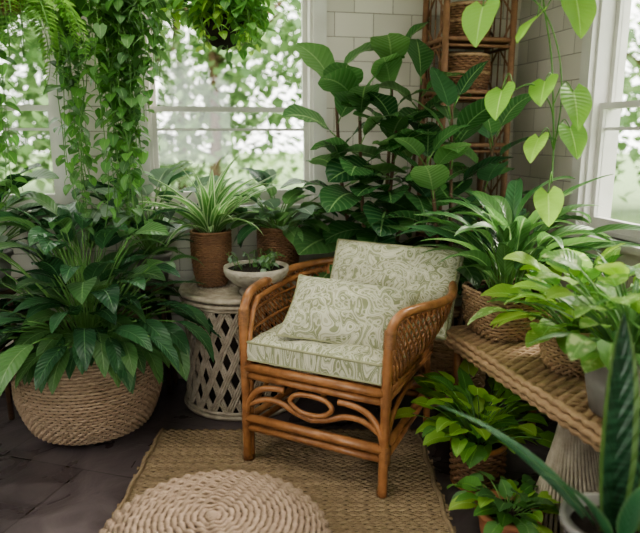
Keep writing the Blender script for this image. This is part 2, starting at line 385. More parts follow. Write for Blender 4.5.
def window(name,axis,w):
    a,b,z0,z1=w; mb=MB()
    def bx(a0,a1,d0,d1,zz0,zz1,m=M_trim):
        if axis=='back': mb.box(-a1,-a0,d0,d1,zz0,zz1,m)
        elif axis=='right': mb.box(d0,d1,-a1,-a0,zz0,zz1,m)
        else: mb.box(-LU-d1,-LU-d0,-a1,-a0,zz0,zz1,m)
    cw=.065
    bx(a-cw,a,-.025,0,z0-.02,z1+cw); bx(b,b+cw,-.025,0,z0-.02,z1+cw); bx(a-cw,b+cw,-.03,0,z1,z1+cw)
    bx(a-cw-.02,b+cw+.02,-.05,.03,z0-.03,z0); bx(a-cw,b+cw,-.02,0,z0-.10,z0-.03)
    bx(a,a+.015,0,T,z0,z1); bx(b-.015,b,0,T,z0,z1); bx(a,b,0,T,z1-.02,z1); bx(a,b,.03,T,z0,z0+.02)
    mr=1.385; j=.015
    s=.024
    bx(a+j,a+j+s,.035,.065,z0+.02,mr); bx(b-j-s,b-j,.035,.065,z0+.02,mr); bx(a+j+s,b-j-s,.035,.065,z0+.02,z0+.07); bx(a+j+s,b-j-s,.035,.065,mr-.025,mr)
    bx(a+j,a+j+s,.07,.10,mr-.03,z1-.02); bx(b-j-s,b-j,.07,.10,mr-.03,z1-.02); bx(a+j+s,b-j-s,.07,.10,z1-.06,z1-.02); bx(a+j+s,b-j-s,.07,.10,mr-.025,mr)
    bx(a+j+s,b-j-s,.045,.06,1.268,1.281)
    bx(a+j+s,b-j-s,.048,.052,z0+.07,mr-.025,M_glass); bx(a+j+s,b-j-s,.083,.087,mr,z1-.06,M_glass)
    mb.obj(name,loc=C,rotz=RZ,smooth=False)
i=1
for ax,ws in(('back',WB),('right',WR),('left',WL)):
    for w in ws: window('window_%d'%i,ax,w); i+=1
# ---------------------------------------------------------------- rug
mb=MB(); y=1.18; k=0; X0,X1=-.69,.43
def rugrow(x0,x1,y,ph,rnd):
    n=int((x1-x0)/.009); vs=[];fs=[]
    for i in range(n+1):
        x=x0+(x1-x0)*i/n; dz=.0032*cos(i*pi/2+ph); dy=.0024*sin(i*pi/4+ph)
        for (oy,oz) in((-.0065,.001),(-.004,.008),(.004,.008),(.0065,.001)):
            vs.append((x,y+oy+dy,oz+ (dz if oz>.002 else 0)+.002))
    for i in range(n):
        for q in range(3): a=i*4+q; fs.append((a,a+4,a+5,a+1))
    mb.add(vs,fs,M_jute,None,rnd)
while y<2.47:
    rugrow(X0+U(-.01,.01),X1+U(-.01,.01),y,(k%2)*pi,U(.0,1)); y+=.0135; k+=1
mb.box(X0,X1,1.18,2.465,.001,.005,M_liner)
for k in range(2):
    x=(X0+.012,X1-.012)[k]
    tube(mb,[(x+.004*sin(i*.7),1.18+i*.02,.012) for i in range(65)],.009,M_jute,n=6)
mb.obj('jute_rug',origin=(-.13,1.8,0))
# ---------------------------------------------------------------- pouf
mb=MB(); pc=(-.285,1.475,.014)
weave(mb,[(.20,.012),(.275,.02),(.315,.075),(.32,.13),(.30,.19),(.25,.222),(.17,.238),(.08,.243),(.012,.243)],M_pouf,pc,sr=.0085,amp=.004,pitch=.021,liner=M_liner,sub=5,pk=2.0)
revolve(mb,[(.001,.252),(.014,.253),(.022,.244)],M_pouf,pc,n=16)
mb.obj('woven_pouf',origin=pc)
# ---------------------------------------------------------------- drum side table
def ringt(mb,c,r,z,tr,mat,n=60,sides=6):
    tube(mb,[(c[0]+r*cos(2*pi*k/n),c[1]+r*sin(2*pi*k/n),c[2]+z) for k in range(n)],tr,mat,n=sides,closed=True)
TC=(-.375,2.83,0); mb=MB()
def drumr(z): return .25+.016*abs(2*z/.53-1)**2
NH=22
for sgn in(-1,1):
    for k in range(NH):
        for dd in(-.011,0,.011):
            pts=[]
            for i in range(25):
                z=.02+.49*i/24; a=2*pi*k/NH+sgn*(i/24)*2*pi*3.0/NH*1.0+ dd/.25
                rr=drumr(z)+sgn*.003+.002*sin(i*1.3+k)
                pts.append((TC[0]+rr*cos(a),TC[1]+rr*sin(a),z))
            tube(mb,pts,.0058,M_white,n=5)
for z,tr in((.012,.012),(.03,.009),(.505,.009),(.52,.012)): ringt(mb,TC,drumr(z)+.004,z,tr,M_white)
revolve(mb,[(.22,.01),(.21,.5)],M_black,TC,n=40)  # dark sheet standing in for shade inside the open drum
revolve(mb,[(.0005,.532),(.26,.534),(.276,.54),(.276,.552),(.266,.556),(.0005,.556)],M_white,TC,n=60)
for r in [.02*k for k in range(1,14)]: ringt(mb,TC,r,.556,.006,M_white,n=48,sides=5)
ringt(mb,TC,.27,.548,.014,M_white)
mb.obj('lattice_drum_table',origin=TC)
ZT=.562
# ---------------------------------------------------------------- floor basket plant
mb=PM(); bc=(-1.0,2.54,0)
weave(mb,[(.18,.010),(.24,.03),(.285,.13),(.30,.22),(.29,.32),(.262,.40),(.255,.43)],M_sea,bc,sr=.0075,amp=.0045,N=52,liner=M_liner)
ringt(mb,bc,.257,.435,.013,M_sea)
revolve(mb,[(.001,.012),(.18,.012)],M_liner,bc); revolve(mb,[(.25,.40),(.001,.41)],M_soil,bc)
cc=(bc[0]+.01,bc[1],.40)
clump(mb,cc,120,(.12,.32),(.18,.27),(.32,.42),'lance',M_dark,emin=.15,emax=1.45,bend=(.8,1.7),rim=.18,mats=[M_dark,M_dark,M_mid],arch=.4)
clump(mb,cc,60,(.08,.2),(.17,.25),(.32,.4),'lance',M_dark,emin=.0,emax=.6,bend=(.7,1.4),rim=.2,az0=-pi*.9,az1=-.1*pi,mats=[M_dark,M_mid])
clump(mb,cc,64,(.32,.55),(.17,.25),(.35,.47),'lance',M_mid,emin=.8,emax=1.5,bend=(.9,1.7),rim=.1,mats=[M_mid,M_dark])
mb.obj('peace_lily_in_floor_basket',origin=bc)
# ---------------------------------------------------------------- plant stands in back-left
def stand(mb,c,h,r,mat=M_wood):
    revolve(mb,[(.001,h-.02),(r,h-.02),(r,h),(.001,h)],mat,c,n=24)
    for k in range(4):
        a=pi/4+k*pi/2; tube(mb,[(c[0]+r*.95*cos(a),c[1]+r*.95*sin(a),0),(c[0]+r*.7*cos(a),c[1]+r*.7*sin(a),h-.02)],.012,mat,n=6)
def pot(mb,c,r0,r1,h,mat,lip=.01):
    revolve(mb,[(.001,0),(r0,0),(r0+(r1-r0)*.5+.005,h*.5),(r1,h-.02),(r1+lip,h-.018),(r1+lip,h),(r1-.008,h),(r1-.012,h-.025),(.001,h-.02)],mat,c,n=40)
    revolve(mb,[(r1-.012,h-.022),(.001,h-.012)],M_soil,c,n=24)
def plantstand(c,h,r,name='plant_stand'):
    mb=MB(); stand(mb,c,h,r); mb.obj(name,origin=c)
c=(-1.46,2.66,0); plantstand(c,.58,.11)
mb=PM(); pc2=(c[0],c[1],.58); pot(mb,pc2,.08,.10,.17,M_grayp)
clump(mb,(c[0],c[1],.73),44,(.15,.38),(.16,.24),(.5,.68),'ovate',M_mid,emin=.5,emax=1.4,bend=(.5,1.1),mats=[M_dark,M_grey,M_mid],rim=.04)
mb.obj('potted_calathea',origin=pc2)
c=(-.80,2.92,0); plantstand(c,.55,.09)
mb=PM(); pc2=(c[0],c[1],.55); pot(mb,pc2,.06,.08,.15,M_grayp)
clump(mb,(c[0],c[1],.68),40,(.12,.38),(.14,.22),(.5,.7),'ovate',M_mid,emin=.6,emax=1.4,bend=(.5,1.2),mats=[M_dark,M_grey,M_mid,M_dark],rim=.03)
mb.obj('potted_philodendron',origin=pc2)
# ---------------------------------------------------------------- hanging plants
def hanger(mb,c,top,r,mat=M_cord):
    for k in range(3):
        a=2*pi*k/3+.4; tube(mb,[(c[0]+r*cos(a),c[1]+r*sin(a),c[2]),(c[0],c[1],min(top-.05,c[2]+.35))],.003,mat,n=4)
    tube(mb,[(c[0],c[1],min(top-.05,c[2]+.35)),(c[0],c[1],top)],.004,mat,n=5)
    revolve(mb,[(.001,top-.012),(.02,top-.01),(.02,top)],M_metal,(c[0],c[1],0),n=12)
mb=PM(); c=V((-.80,2.52,1.86))
pot(mb,c,.08,.12,.15,M_terra); hanger(mb,(c.x,c.y,c.z+.14),H,.11)
for k in range(46):
    a=U(0,2*pi); r0=.10; r1=U(.12,.24)
    ln=U(.35,.95) if k>16 else U(.9,1.2)
    if ln>.7: r1*=.62
    wx=U(-.03,.03)-(.05 if ln>.7 else 0); t0=c+V((cos(a)*r0,sin(a)*r0,.15)); e=V((cos(a)*r1+wx,sin(a)*r1*.6,0))
    pts=[t0,c+V((cos(a)*r1*.9,sin(a)*r1*.7,.17))]
    for q in range(1,6): pts.append(c+e+V((U(-.02,.02),U(-.02,.02),.13-ln*q/5)))
    vine(mb,pts,R.choice([M_poth,M_poth,M_mid]),L=(.05,.085),sp=.027,n=5)
clump(mb,c+V((0,0,.13)),30,(.05,.12),(.06,.09),(.75,.9),'heart',M_poth,emin=.1,emax=1.4,rim=.08,sr=.0015,n_seg=5)
mb.obj('hanging_pothos',origin=c)
mb=PM(); c=V((-1.09,2.26,1.66))
pot(mb,c,.06,.085,.11,M_brown); hanger(mb,(c.x,c.y,c.z+.10),H,.07)
for k in range(54): frond(mb,c+V((0,0,.10)),U(0,2*pi),U(-.1,.9),U(.3,.52),U(1.5,2.4),M_fern,pl=U(.045,.065))
mb.obj('hanging_fern',origin=c)
mb=PM(); c=V((-1.38,2.50,1.80))
pot(mb,c,.06,.085,.11,M_grayp); hanger(mb,(c.x,c.y,c.z+.1),H,.08)
for k in range(14):
    a=U(0,2*pi); r1=U(.1,.2); ln=U(.6,1.0); pts=[c+V((cos(a)*.07,sin(a)*.07,.11)),c+V((cos(a)*r1,sin(a)*r1,.11))]
    for q in range(1,5): pts.append(c+V((cos(a)*r1+U(-.02,.02),sin(a)*r1+U(-.02,.02),.11-ln*q/4)))
    vine(mb,pts,M_poth,L=(.06,.09),sp=.04,n=5)
mb.obj('hanging_philodendron',origin=c)
mb=PM(); c=V((-.385,2.60,1.60))
pot(mb,c,.05,.075,.10,M_black); hanger(mb,(c.x,c.y,c.z+.09),H,.07)
revolve(mb,[(.001,-.02),(.03,-.01),(.05,0)],M_black,c,n=20)
for k in range(30):
    a=U(0,2*pi); r1=U(.09,.2); ln=U(.04,.16); pts=[c+V((cos(a)*.06,sin(a)*.06,.10)),c+V((cos(a)*r1*.8,sin(a)*r1*.8,.16)),c+V((cos(a)*r1,sin(a)*r1,.12))]
    for q in range(1,3): pts.append(c+V((cos(a)*r1+U(-.02,.02),sin(a)*r1+U(-.02,.02),.12-ln*q/2)))
    vine(mb,pts,R.choice([M_poth,M_lime,M_poth]),L=(.05,.075),sp=.022,n=5)
vine(mb,[c+V((.02,-.03,0)),c+V((.02,-.04,-.05)),c+V((.01,-.04,-.10))],M_mid,L=(.035,.05),sp=.025,n=5)
clump(mb,c+V((0,0,.09)),60,(.04,.14),(.06,.09),(.7,.85),'heart',M_poth,emin=.1,emax=1.4,rim=.06,sr=.0015,n_seg=5)
mb.obj('hanging_planter',origin=c)
mb=PM(); c=V((.74,2.06,1.98)); pot(mb,c,.07,.10,.14,M_terra); hanger(mb,(c.x,c.y,c.z+.13),H,.09)
P=[c+V((-.05,-.06,.13)),c+V((-.12,-.06,.12)),V((.66,2.0,1.85)),V((.68,2.03,1.68)),V((.72,2.03,1.5)),V((.735,2.02,1.35)),V((.74,2.0,1.2)),V((.735,1.98,1.1))]
tube(mb,cat(P,8),.003,M_stem,n=5)
P2=[V((.74,2.0,1.2)),V((.72,1.99,1.33)),V((.66,1.99,1.40)),V((.60,1.99,1.385))]; tube(mb,cat(P2,8),.0025,M_stem,n=5)
P3=[V((.74,2.0,1.2)),V((.745,1.98,1.35)),V((.72,1.97,1.5)),V((.66,1.97,1.62)),V((.58,1.99,1.67)),V((.50,2.03,1.635))]; tube(mb,cat(P3,8),.0025,M_stem,n=5)
def bigleaf(node,tip,L,az,e,roll=0,wr=.82,bend=.35):
    node=V(node);tip=V(tip); mid=(node+tip)/2+Z*.05
    tube(mb,cat([node,mid,tip],5),.002,M_stem,n=4)
    leaf(mb,tip,az,e,L,L*wr,'heart',bend,M_heart,fold=.15,roll=roll,n=10,wave=.02)
bigleaf((.52,2.03,1.65),(.50,2.03,1.635),.15,-2.0,-.9,.3)
bigleaf((.69,2.03,1.62),(.66,2.0,1.60),.125,-2.5,-.6,.4)
bigleaf((.69,2.03,1.62),(.77,2.0,1.66),.145,-1.5,-1.0,-.1)
bigleaf((.60,1.99,1.385),(.565,2.0,1.385),.125,-2.0,-.7,.4)
bigleaf((.735,2.02,1.36),(.69,1.98,1.41),.115,-2.0,-.6,.4)
bigleaf((.735,2.02,1.34),(.78,1.98,1.38),.13,-1.5,-1.0,-.1)
bigleaf((.74,2.0,1.2),(.68,1.97,1.24),.10,-2.2,-.7,.3)
bigleaf((.735,1.98,1.1),(.715,1.95,1.07),.11,-1.7,-1.0,.2)
bigleaf((.74,2.0,1.22),(.775,1.97,1.27),.11,-1.4,-.9,.1)
clump(mb,c+V((0,0,.12)),18,(.08,.16),(.10,.14),(.75,.85),'heart',M_heart,emin=.1,emax=1.4,rim=.06)
mb.obj('hanging_heartleaf_vine',origin=c)
# ---------------------------------------------------------------- plants on drum table
mb=PM(); c=(-.505,2.835,ZT)
weave(mb,[(.065,.006),(.08,.06),(.088,.14),(.09,.22),(.088,.25)],M_brown,c,sr=.005,amp=.003,N=18,liner=M_liner,sub=5); ringt(mb,c,.09,.252,.007,M_brown,n=36)
revolve(mb,[(.001,.004),(.06,.004)],M_liner,c); revolve(mb,[(.085,.235),(.001,.24)],M_soil,c)
clump(mb,(c[0],c[1],ZT+.23),58,(.0,.02),(.28,.44),(.10,.13),'strap',M_spid,emin=.7,emax=1.5,bend=(.6,1.6),rim=.03,arch=0,fold=.35,wave=0,n_seg=10)
mb.obj('spider_plant_in_wicker_pot',origin=c)
mb=PM(); c=(-.28,2.665,ZT)
revolve(mb,[(.001,0),(.075,0),(.078,.015),(.06,.03),(.10,.05),(.135,.085),(.143,.105),(.143,.125),(.131,.125),(.128,.108),(.001,.105)],M_stone,c,n=48)
revolve(mb,[(.129,.11),(.001,.115)],M_soil,c)
for k in range(16):
    a=U(0,2*pi); r=U(.02,.09); b=V((c[0]+r*cos(a),c[1]+r*sin(a),ZT+.11))
    pts=[b]+[b+V((cos(a)*.012*q+U(-.01,.01),sin(a)*.012*q,.035*q-.004*q*q)) for q in range(1,4)]
    vine(mb,pts,M_grey if k%2 else M_mid,L=(.03,.045),sp=.018,n=4,kind='ovate',wr=.6,taper=.2)
mb.obj('stone_bowl_planter',origin=c)
mb=PM(); c=(-.20,2.95,ZT)
weave(mb,[(.075,.006),(.09,.08),(.097,.16),(.098,.25)],M_brown,c,sr=.006,amp=.004,N=20,liner=M_liner,sub=5); ringt(mb,c,.098,.255,.008,M_brown,n=36)
revolve(mb,[(.001,.004),(.075,.004)],M_liner,c); revolve(mb,[(.09,.23),(.001,.24)],M_soil,c)
clump(mb,(c[0],c[1],ZT+.23),60,(.06,.26),(.12,.19),(.45,.6),'ovate',M_mid,emin=.2,emax=1.4,bend=(.5,1.4),rim=.05,mats=[M_mid,M_dark,M_grey,M_mid])
mb.obj('pothos_in_wicker_pot',origin=c)
# ---------------------------------------------------------------- fiddle leaf fig
mb=PM(); c=(.25,2.97,0)
weave(mb,[(.10,.01),(.14,.05),(.155,.15),(.15,.28),(.14,.32)],M_wick,c,sr=.008,amp=.004,N=24,liner=M_liner); revolve(mb,[(.001,.01),(.1,.01)],M_liner,c); revolve(mb,[(.13,.29),(.001,.30)],M_soil,c)
ringt(mb,c,.142,.325,.01,M_wick)
for (dx,dy,top,nl) in((.07,0,1.60,17),(-.15,.0,1.50,16),(.18,-.02,1.50,14),(-.06,-.08,1.42,13),(.08,-.08,1.28,12)):
    pts=cat([(c[0]+dx*.2,c[1],.28),(c[0]+dx*.6,c[1]+dy,.7),(c[0]+dx*1.0,c[1]+dy,1.05),(c[0]+dx*1.2,c[1]+dy,top)],8)
    tube(mb,pts,.011,M_bark,n=7,rf=lambda t:1.2-.6*t)
    az=U(0,6)
    for k in range(nl):
        f=k/(nl-1); q=pts[int((.36+.63*f)*(len(pts)-1))]; az+=2.4
        e=.1+.9*f+U(-.2,.2); a=az+U(-.2,.2)
        if sin(a)>.3: a=-a
        st=q+V((cos(a)*cos(e),sin(a)*cos(e),sin(e)))*.05
        tube(mb,[q,st],.0035,M_stem,n=4)
        l=U(.25,.35)*(1-.25*f); leaf(mb,st,a,e,l,l*U(.58,.70),'fiddle',U(.6,1.3),R.choice([M_fig,M_fig,M_mid]),fold=.15,roll=U(-.5,.5),wave=.035,n=10)
mb.obj('fiddle_leaf_fig',origin=c)
mb=PM(); c=(.62,2.76,0)
weave(mb,[(.10,.01),(.14,.05),(.15,.2),(.14,.36),(.135,.40)],M_wick,c,sr=.008,amp=.004,N=24,liner=M_liner); revolve(mb,[(.001,.01),(.1,.01)],M_liner,c); revolve(mb,[(.13,.37),(.001,.38)],M_soil,c)
ringt(mb,c,.137,.405,.01,M_wick)
for (dx,dy,top,nl) in((-.04,0,1.50,20),(.12,.05,1.36,15),(-.13,-.06,1.25,14)):
    pts=cat([(c[0]+dx*.2,c[1],.36),(c[0]+dx*.7,c[1]+dy,.7),(c[0]+dx,c[1]+dy,1.0),(c[0]+dx*1.3,c[1]+dy,top-.12)],8)
    tube(mb,pts,.010,M_bark,n=7,rf=lambda t:1.2-.6*t)
    az=U(0,6)
    for k in range(nl):
        f=k/(nl-1); q=pts[int((.25+.74*f)*(len(pts)-1))]; az+=2.4
        e=.2+.8*f+U(-.2,.2); st=q+V((cos(az)*cos(e),sin(az)*cos(e),sin(e)))*.07
        tube(mb,[q,st],.0035,M_stem,n=4)
        l=U(.23,.33)*(1-.2*f); leaf(mb,st,az,e,l,l*U(.5,.62),'ovate',U(.5,1.3),R.choice([M_dark,M_fig,M_mid]),fold=.15,roll=U(-.4,.4),wave=.02,n=10)
mb.obj('rubber_plant_in_basket',origin=c)
# ---------------------------------------------------------------- wicker etagere in corner
mb=MB(); e0=.20; w=.34; dp=.26; RP=room
for (u,v) in((e0,.04),(e0+w,.04),(e0,.04+dp),(e0+w,.04+dp)):
    tube(mb,[RP(u,v,0),RP(u,v,2.05)],.016,M_brown,n=8)
for z in(.3,.75,1.2,1.45,1.69,2.02):
    for (u0,v0,u1,v1) in((e0,.04,e0+w,.04),(e0,.04+dp,e0+w,.04+dp),(e0,.04,e0,.04+dp),(e0+w,.04,e0+w,.04+dp)):
        tube(mb,[RP(u0,v0,z),RP(u1,v1,z)],.012,M_brown,n=6); tube(mb,[RP(u0,v0,z-.03),RP(u1,v1,z-.03)],.008,M_brown,n=6)
    for k in range(22):
        v=.05+dp*k/22; tube(mb,[RP(e0,v,z),RP(e0+w,v,z)],.0065,M_brown,n=4,rnd=U(0,1))
for sd in(e0,e0+w):
    for k in range(7):
        z=.35+k*.24
        for s in(0,1): tube(mb,[RP(sd,.04 if s else .04+dp,z),RP(sd,.04+dp if s else .04,z+.24)],.006,M_brown,n=4)
        for j in range(1,4): tube(mb,[RP(sd,.04+dp*j/4,z),RP(sd,.04+dp*j/4,z+.24)],.004,M_brown,n=4)
mb.obj('wicker_etagere',origin=RP(e0+w/2,.18,0))
for (z,h,r) in((1.702,.15,.115),(1.462,.16,.12)):
    q=RP(e0+w/2+.015,.18,z); mb=MB()
    weave(mb,[(r*.8,.005),(r*.97,h*.3),(r,h*.7),(r*.93,h)],M_brown,q,sr=.0065,amp=.005,N=20,liner=M_liner,sub=5); ringt(mb,q,r*.94,h,.010,M_wick,n=40); ringt(mb,q,r,h*.5,.008,M_wick,n=40)
    revolve(mb,[(.001,.006),(r*.8,.006)],M_liner,q)
    mb.obj('wicker_basket',origin=q)
# ---------------------------------------------------------------- bench
BA=V((.49,2.36,0)); bd=V((.27,-.963,0)).normalized(); bp=V((.963,.27,0)).normalized(); BL=1.5; BW=.45; BZ=.5
def BP(s,t,z): return BA+bd*s+bp*t+Z*z
mb=MB()
n=int(BL/.018)
for k in range(n+1):
    s=BL*k/n; pts=[]
    for i in range(31):
        t=BW*i/30; pts.append(BP(s,t,BZ-.010+.0045*cos(i*pi/2+pi*k)))
    tube(mb,pts,.0095,M_wick,n=5,rnd=U(0,1))
vs=[BP(s,t,z) for s in(0,BL) for t in(0.01,BW) for z in(BZ-.045,BZ-.012)]
mb.add(vs,[(0,1,3,2),(4,6,7,5),(0,4,5,1),(2,3,7,6),(0,2,6,4),(1,5,7,3)],M_liner)
for (t,z,r) in((0,BZ-.008,.012),(-.006,BZ-.03,.013),(0,BZ-.052,.012),(BW,BZ-.008,.012),(BW,BZ-.04,.014)):
    tube(mb,[BP(BL*i/150,t+.003*sin(i*1.3),z+.003*cos(i*1.3)) for i in range(151)],r,M_wick,n=6)
for (s,z) in((0,BZ-.01),(0,BZ-.04),(BL,BZ-.01),(BL,BZ-.04)): tube(mb,[BP(s,0,z),BP(s,BW,z)],.013,M_wick,n=6)
def flareleg(q):
    for k in range(44):
        a=2*pi*k/44; pts=[]
        for i in range(9):
            f=i/8; z=BZ-.05-(BZ-.055)*f; r=.045+.10*f**1.4; aa=a+.5*f
            pts.append((q.x+r*cos(aa),q.y+r*sin(aa),z))
        tube(mb,pts,.0066,M_white,n=5,rnd=U(0,1))
    revolve(mb,[(.036,BZ-.05),(.12,.01)],M_liner,(q.x,q.y,0),n=20)
    ringt(mb,(q.x,q.y,0),.145,.012,.009,M_white); ringt(mb,(q.x,q.y,0),.05,BZ-.06,.009,M_white)
flareleg(BP(.66,.13,0)); flareleg(BP(1.34,.15,0))
for (s,t) in((.04,.05),(.04,BW-.04),(BL-.05,BW-.05)): tube(mb,[BP(s,t,0),BP(s,t,BZ-.04)],.018,M_ratt,n=8)
tube(mb,[BP(.04,.05,.2),BP(.04,BW-.04,.2)],.012,M_ratt,n=8)
mb.obj('woven_bench',origin=BA)
BZ2=BZ+.004
mb=PM(); q=BP(.12,.2,BZ2); sq=lambda a:1/ (abs(cos(a-.27))**5+abs(sin(a-.27))**5)**.2
weave(mb,[(.11,.006),(.125,.03),(.132,.1),(.135,.17)],M_wick,q,sr=.007,amp=.004,N=26,liner=M_liner,squash=sq); revolve(mb,[(.001,.004),(.11,.004)],M_liner,q)
revolve(mb,[(.128,.15),(.001,.155)],M_soil,q)
clump(mb,q+Z*.15,80,(.06,.28),(.23,.35),(.17,.24),'lance',M_stripe,emin=.95,emax=1.5,bend=(.6,1.6),rim=.07,mats=[M_stripe,M_mid,M_dark,M_stripe],fold=.3,n_seg=10)
mb.obj('dracaena_in_square_basket',origin=q)
mb=PM(); q=BP(.52,.2,BZ2)
weave(mb,[(.075,.006),(.095,.04),(.10,.1),(.095,.14)],M_wick,q,sr=.006,amp=.004,N=22,liner=M_liner,sub=5); ringt(mb,q,.095,.142,.008,M_wick,n=40); revolve(mb,[(.001,.004),(.075,.004)],M_liner,q)
revolve(mb,[(.09,.12),(.001,.125)],M_soil,q)
clump(mb,q+Z*.12,64,(.08,.24),(.10,.155),(.6,.8),'ovate',M_lime,emin=.2,emax=1.4,bend=(.4,1.2),rim=.05,mats=[M_lime,M_poth,M_var,M_lime,M_var])
mb.obj('calathea_in_round_basket',origin=q)
mb=PM(); q=BP(.83,.125,BZ2); pot(mb,q,.085,.11,.17,M_grayp)
clump(mb,q+Z*.15,64,(.10,.28),(.08,.13),(.6,.8),'ovate',M_var,emin=.4,emax=1.4,bend=(.4,1.2),rim=.05,mats=[M_var,M_lime,M_var,M_poth])
clump(mb,q+Z*.15,34,(.0,.03),(.26,.38),(.07,.09),'strap',M_stripe,emin=.6,emax=1.5,bend=(.8,1.8),rim=.05,arch=0,mats=[M_stripe,M_mid])
mb.obj('variegated_plant_in_grey_pot',origin=q)
# ---------------------------------------------------------------- under bench
mb=PM(); q=V((.57,2.05,0)); 
weave(mb,[(.075,.006),(.09,.05),(.092,.12),(.09,.17)],M_brown,q,sr=.0065,amp=.005,N=16,liner=M_liner,sub=5); ringt(mb,q,.093,.175,.011,M_ratt,n=40); ringt(mb,q,.085,.01,.01,M_ratt,n=40)
revolve(mb,[(.001,.004),(.075,.004)],M_liner,q); revolve(mb,[(.085,.15),(.001,.155)],M_soil,q)
clump(mb,q+Z*.17,110,(.05,.25),(.06,.095),(.7,.9),'heart',M_lime,emin=.35,emax=1.3,bend=(.4,1.2),rim=.05,mats=[M_lime,M_poth,M_lime,M_heart],sr=.002,n_seg=6)
mb.obj('pothos_in_floor_basket',origin=q)
mb=PM(); q=V((.57,1.68,0)); pot(mb,q,.065,.09,.15,M_terra)
clump(mb,q+Z*.13,46,(.04,.12),(.05,.08),(.7,.9),'heart',M_poth,emin=.1,emax=1.1,bend=(.4,1.2),rim=.05,mats=[M_poth,M_lime,M_mid],sr=.002,n_seg=6)
mb.obj('pothos_in_terracotta_pot',origin=q)
mb=PM(); q=V((.645,1.22,0)); pot(mb,q,.075,.10,.42,M_grayp)
for (dx,dy,az,e,L,W,be,m) in((-.01,-.01,1.6,1.52,.50,.082,.05,M_snake),(.04,.03,.3,1.45,.40,.07,.1,M_snake),(.05,-.03,-.3,1.35,.36,.065,.1,M_snake),
        (-.03,.0,2.9,.95,.46,.04,.7,M_aloe),(-.02,-.04,-2.6,1.0,.36,.045,.5,M_aloe),(-.04,.03,2.6,.75,.3,.04,.3,M_aloe),(.0,-.05,-1.9,1.2,.3,.045,.5,M_aloe)):
    leaf(mb,q+V((dx,dy,.39)),az,e,L,W,'sword' if m is M_snake else 'strap',be,m,fold=.35,n=14)
mb.obj('snake_plant',origin=q)
# ---------------------------------------------------------------- armchair (local: x right, y back)
CH=V((-.03,2.09,.013)); CR=math.radians(-27)
mb=MB()
def mir(p): return (-p[0],p[1],p[2])
armL=[(-.280,-.005,0),(-.283,0,.25),(-.288,.0,.50),(-.292,.015,.60),(-.308,.07,.642),(-.340,.17,.645),(-.375,.30,.638),(-.385,.42,.64),(-.34,.55,.66),(-.22,.645,.68),(-.08,.675,.685)]
hoop=armL+[mir(p) for p in armL[::-1]]
HP=cat(hoop,8); tube(mb,HP,.0175,M_ratt,n=9)
in_=[(p[0]*.95,p[1]+.022,p[2]-.036) for p in armL[3:]]; in_=[(-.272,.012,.0),(-.272,.015,.3),(-.275,.02,.5)]+in_[1:]
tube(mb,cat(in_+[mir(p) for p in in_[::-1]],8),.013,M_ratt,n=8)
def wrap(p,q,r=.021,n=10):
    p=V(p);q=V(q); k=max(2,int((q-p).length/.006))
    tube(mb,[p.lerp(q,i/(k*2)) for i in range(k*2+1)],r,M_wrap,n=n,rf=lambda t:1+.05*cos(t*k*2*pi))
for s in(-1,1):
    tube(mb,cat([(s*.25,.60,0),(s*.25,.585,.2),(s*.245,.585,.38),(s*.235,.635,.665)],6),.0155,M_ratt,n=8)
    tube(mb,[(s*.28,0,.375),(s*.26,.58,.365)],.014,M_ratt,n=8); tube(mb,[(s*.28,0,.345),(s*.26,.58,.335)],.011,M_ratt,n=8)
    tube(mb,[(s*.28,0,.17),(s*.25,.59,.17)],.014,M_ratt,n=8); tube(mb,[(s*.28,0,.13),(s*.25,.59,.13)],.012,M_ratt,n=8)
    for z0,z1 in((.335,.395),(.12,.185)):
        wrap((s*.282,.003,z0),(s*.284,.004,z1)); wrap((s*.25,.59,z0),(s*.249,.588,z1))
    wrap((s*.290,.005,.54),(s*.291,.012,.60),.0215); wrap((s*.277,0,0),(s*.277,0,.02),.019)
    tube(mb,cat([(s*.28,.01,.19),(s*.27,.14,.27),(s*.265,.3,.30),(s*.26,.46,.27),(s*.25,.57,.19)],6),.010,M_ratt,n=7)
    tube(mb,cat([(s*.275,-.004,.20),(s*.262,-.006,.25),(s*.225,-.008,.295),(s*.17,-.008,.315),(s*.11,-.008,.318)],6),.012,M_ratt,n=8)
    tube(mb,cat([(s*.275,-.002,.225),(s*.20,.0,.262),(s*.13,.0,.262),(s*.06,.0,.235),(0,.0,.222)],6),.012,M_ratt,n=8)
for y in(0,.585):
    w=.28 if y==0 else .25
    for z,r in((.38,.0185),(.346,.014),(.172,.0185),(.135,.014)): tube(mb,[(-w,y,z),(w,y,z)],r,M_ratt,n=8)
for i in range(7): tube(mb,[(-.26+.52*i/6,0,.37),(-.24+.48*i/6,.58,.36)],.008,M_ratt,n=6)
tube(mb,cat([(0,-.008,.318),(.06,-.008,.31),(.085,-.008,.282),(.05,-.008,.252),(0,-.008,.245),(-.05,-.008,.252),(-.085,-.008,.282),(-.06,-.008,.31)],6,closed=True),.010,M_ratt,n=8,closed=True)
bot=cat([(-.278,.02,.385),(-.278,.2,.385),(-.272,.4,.385),(-.24,.56,.385),(-.1,.60,.385),(.1,.60,.385),(.24,.56,.385),(.272,.4,.385),(.278,.2,.385),(.278,.02,.385)],10)
a2=armL[3:]; a2=[(p[0],p[1],p[2]-.012) for p in a2]; top=cat(a2+[mir(p) for p in a2[::-1]],8)
def samp(P,f):
    f=min(max(f,0),1)*(len(P)-1); i=min(int(f),len(P)-2); return P[i].lerp(P[i+1],f-i)
NS=56
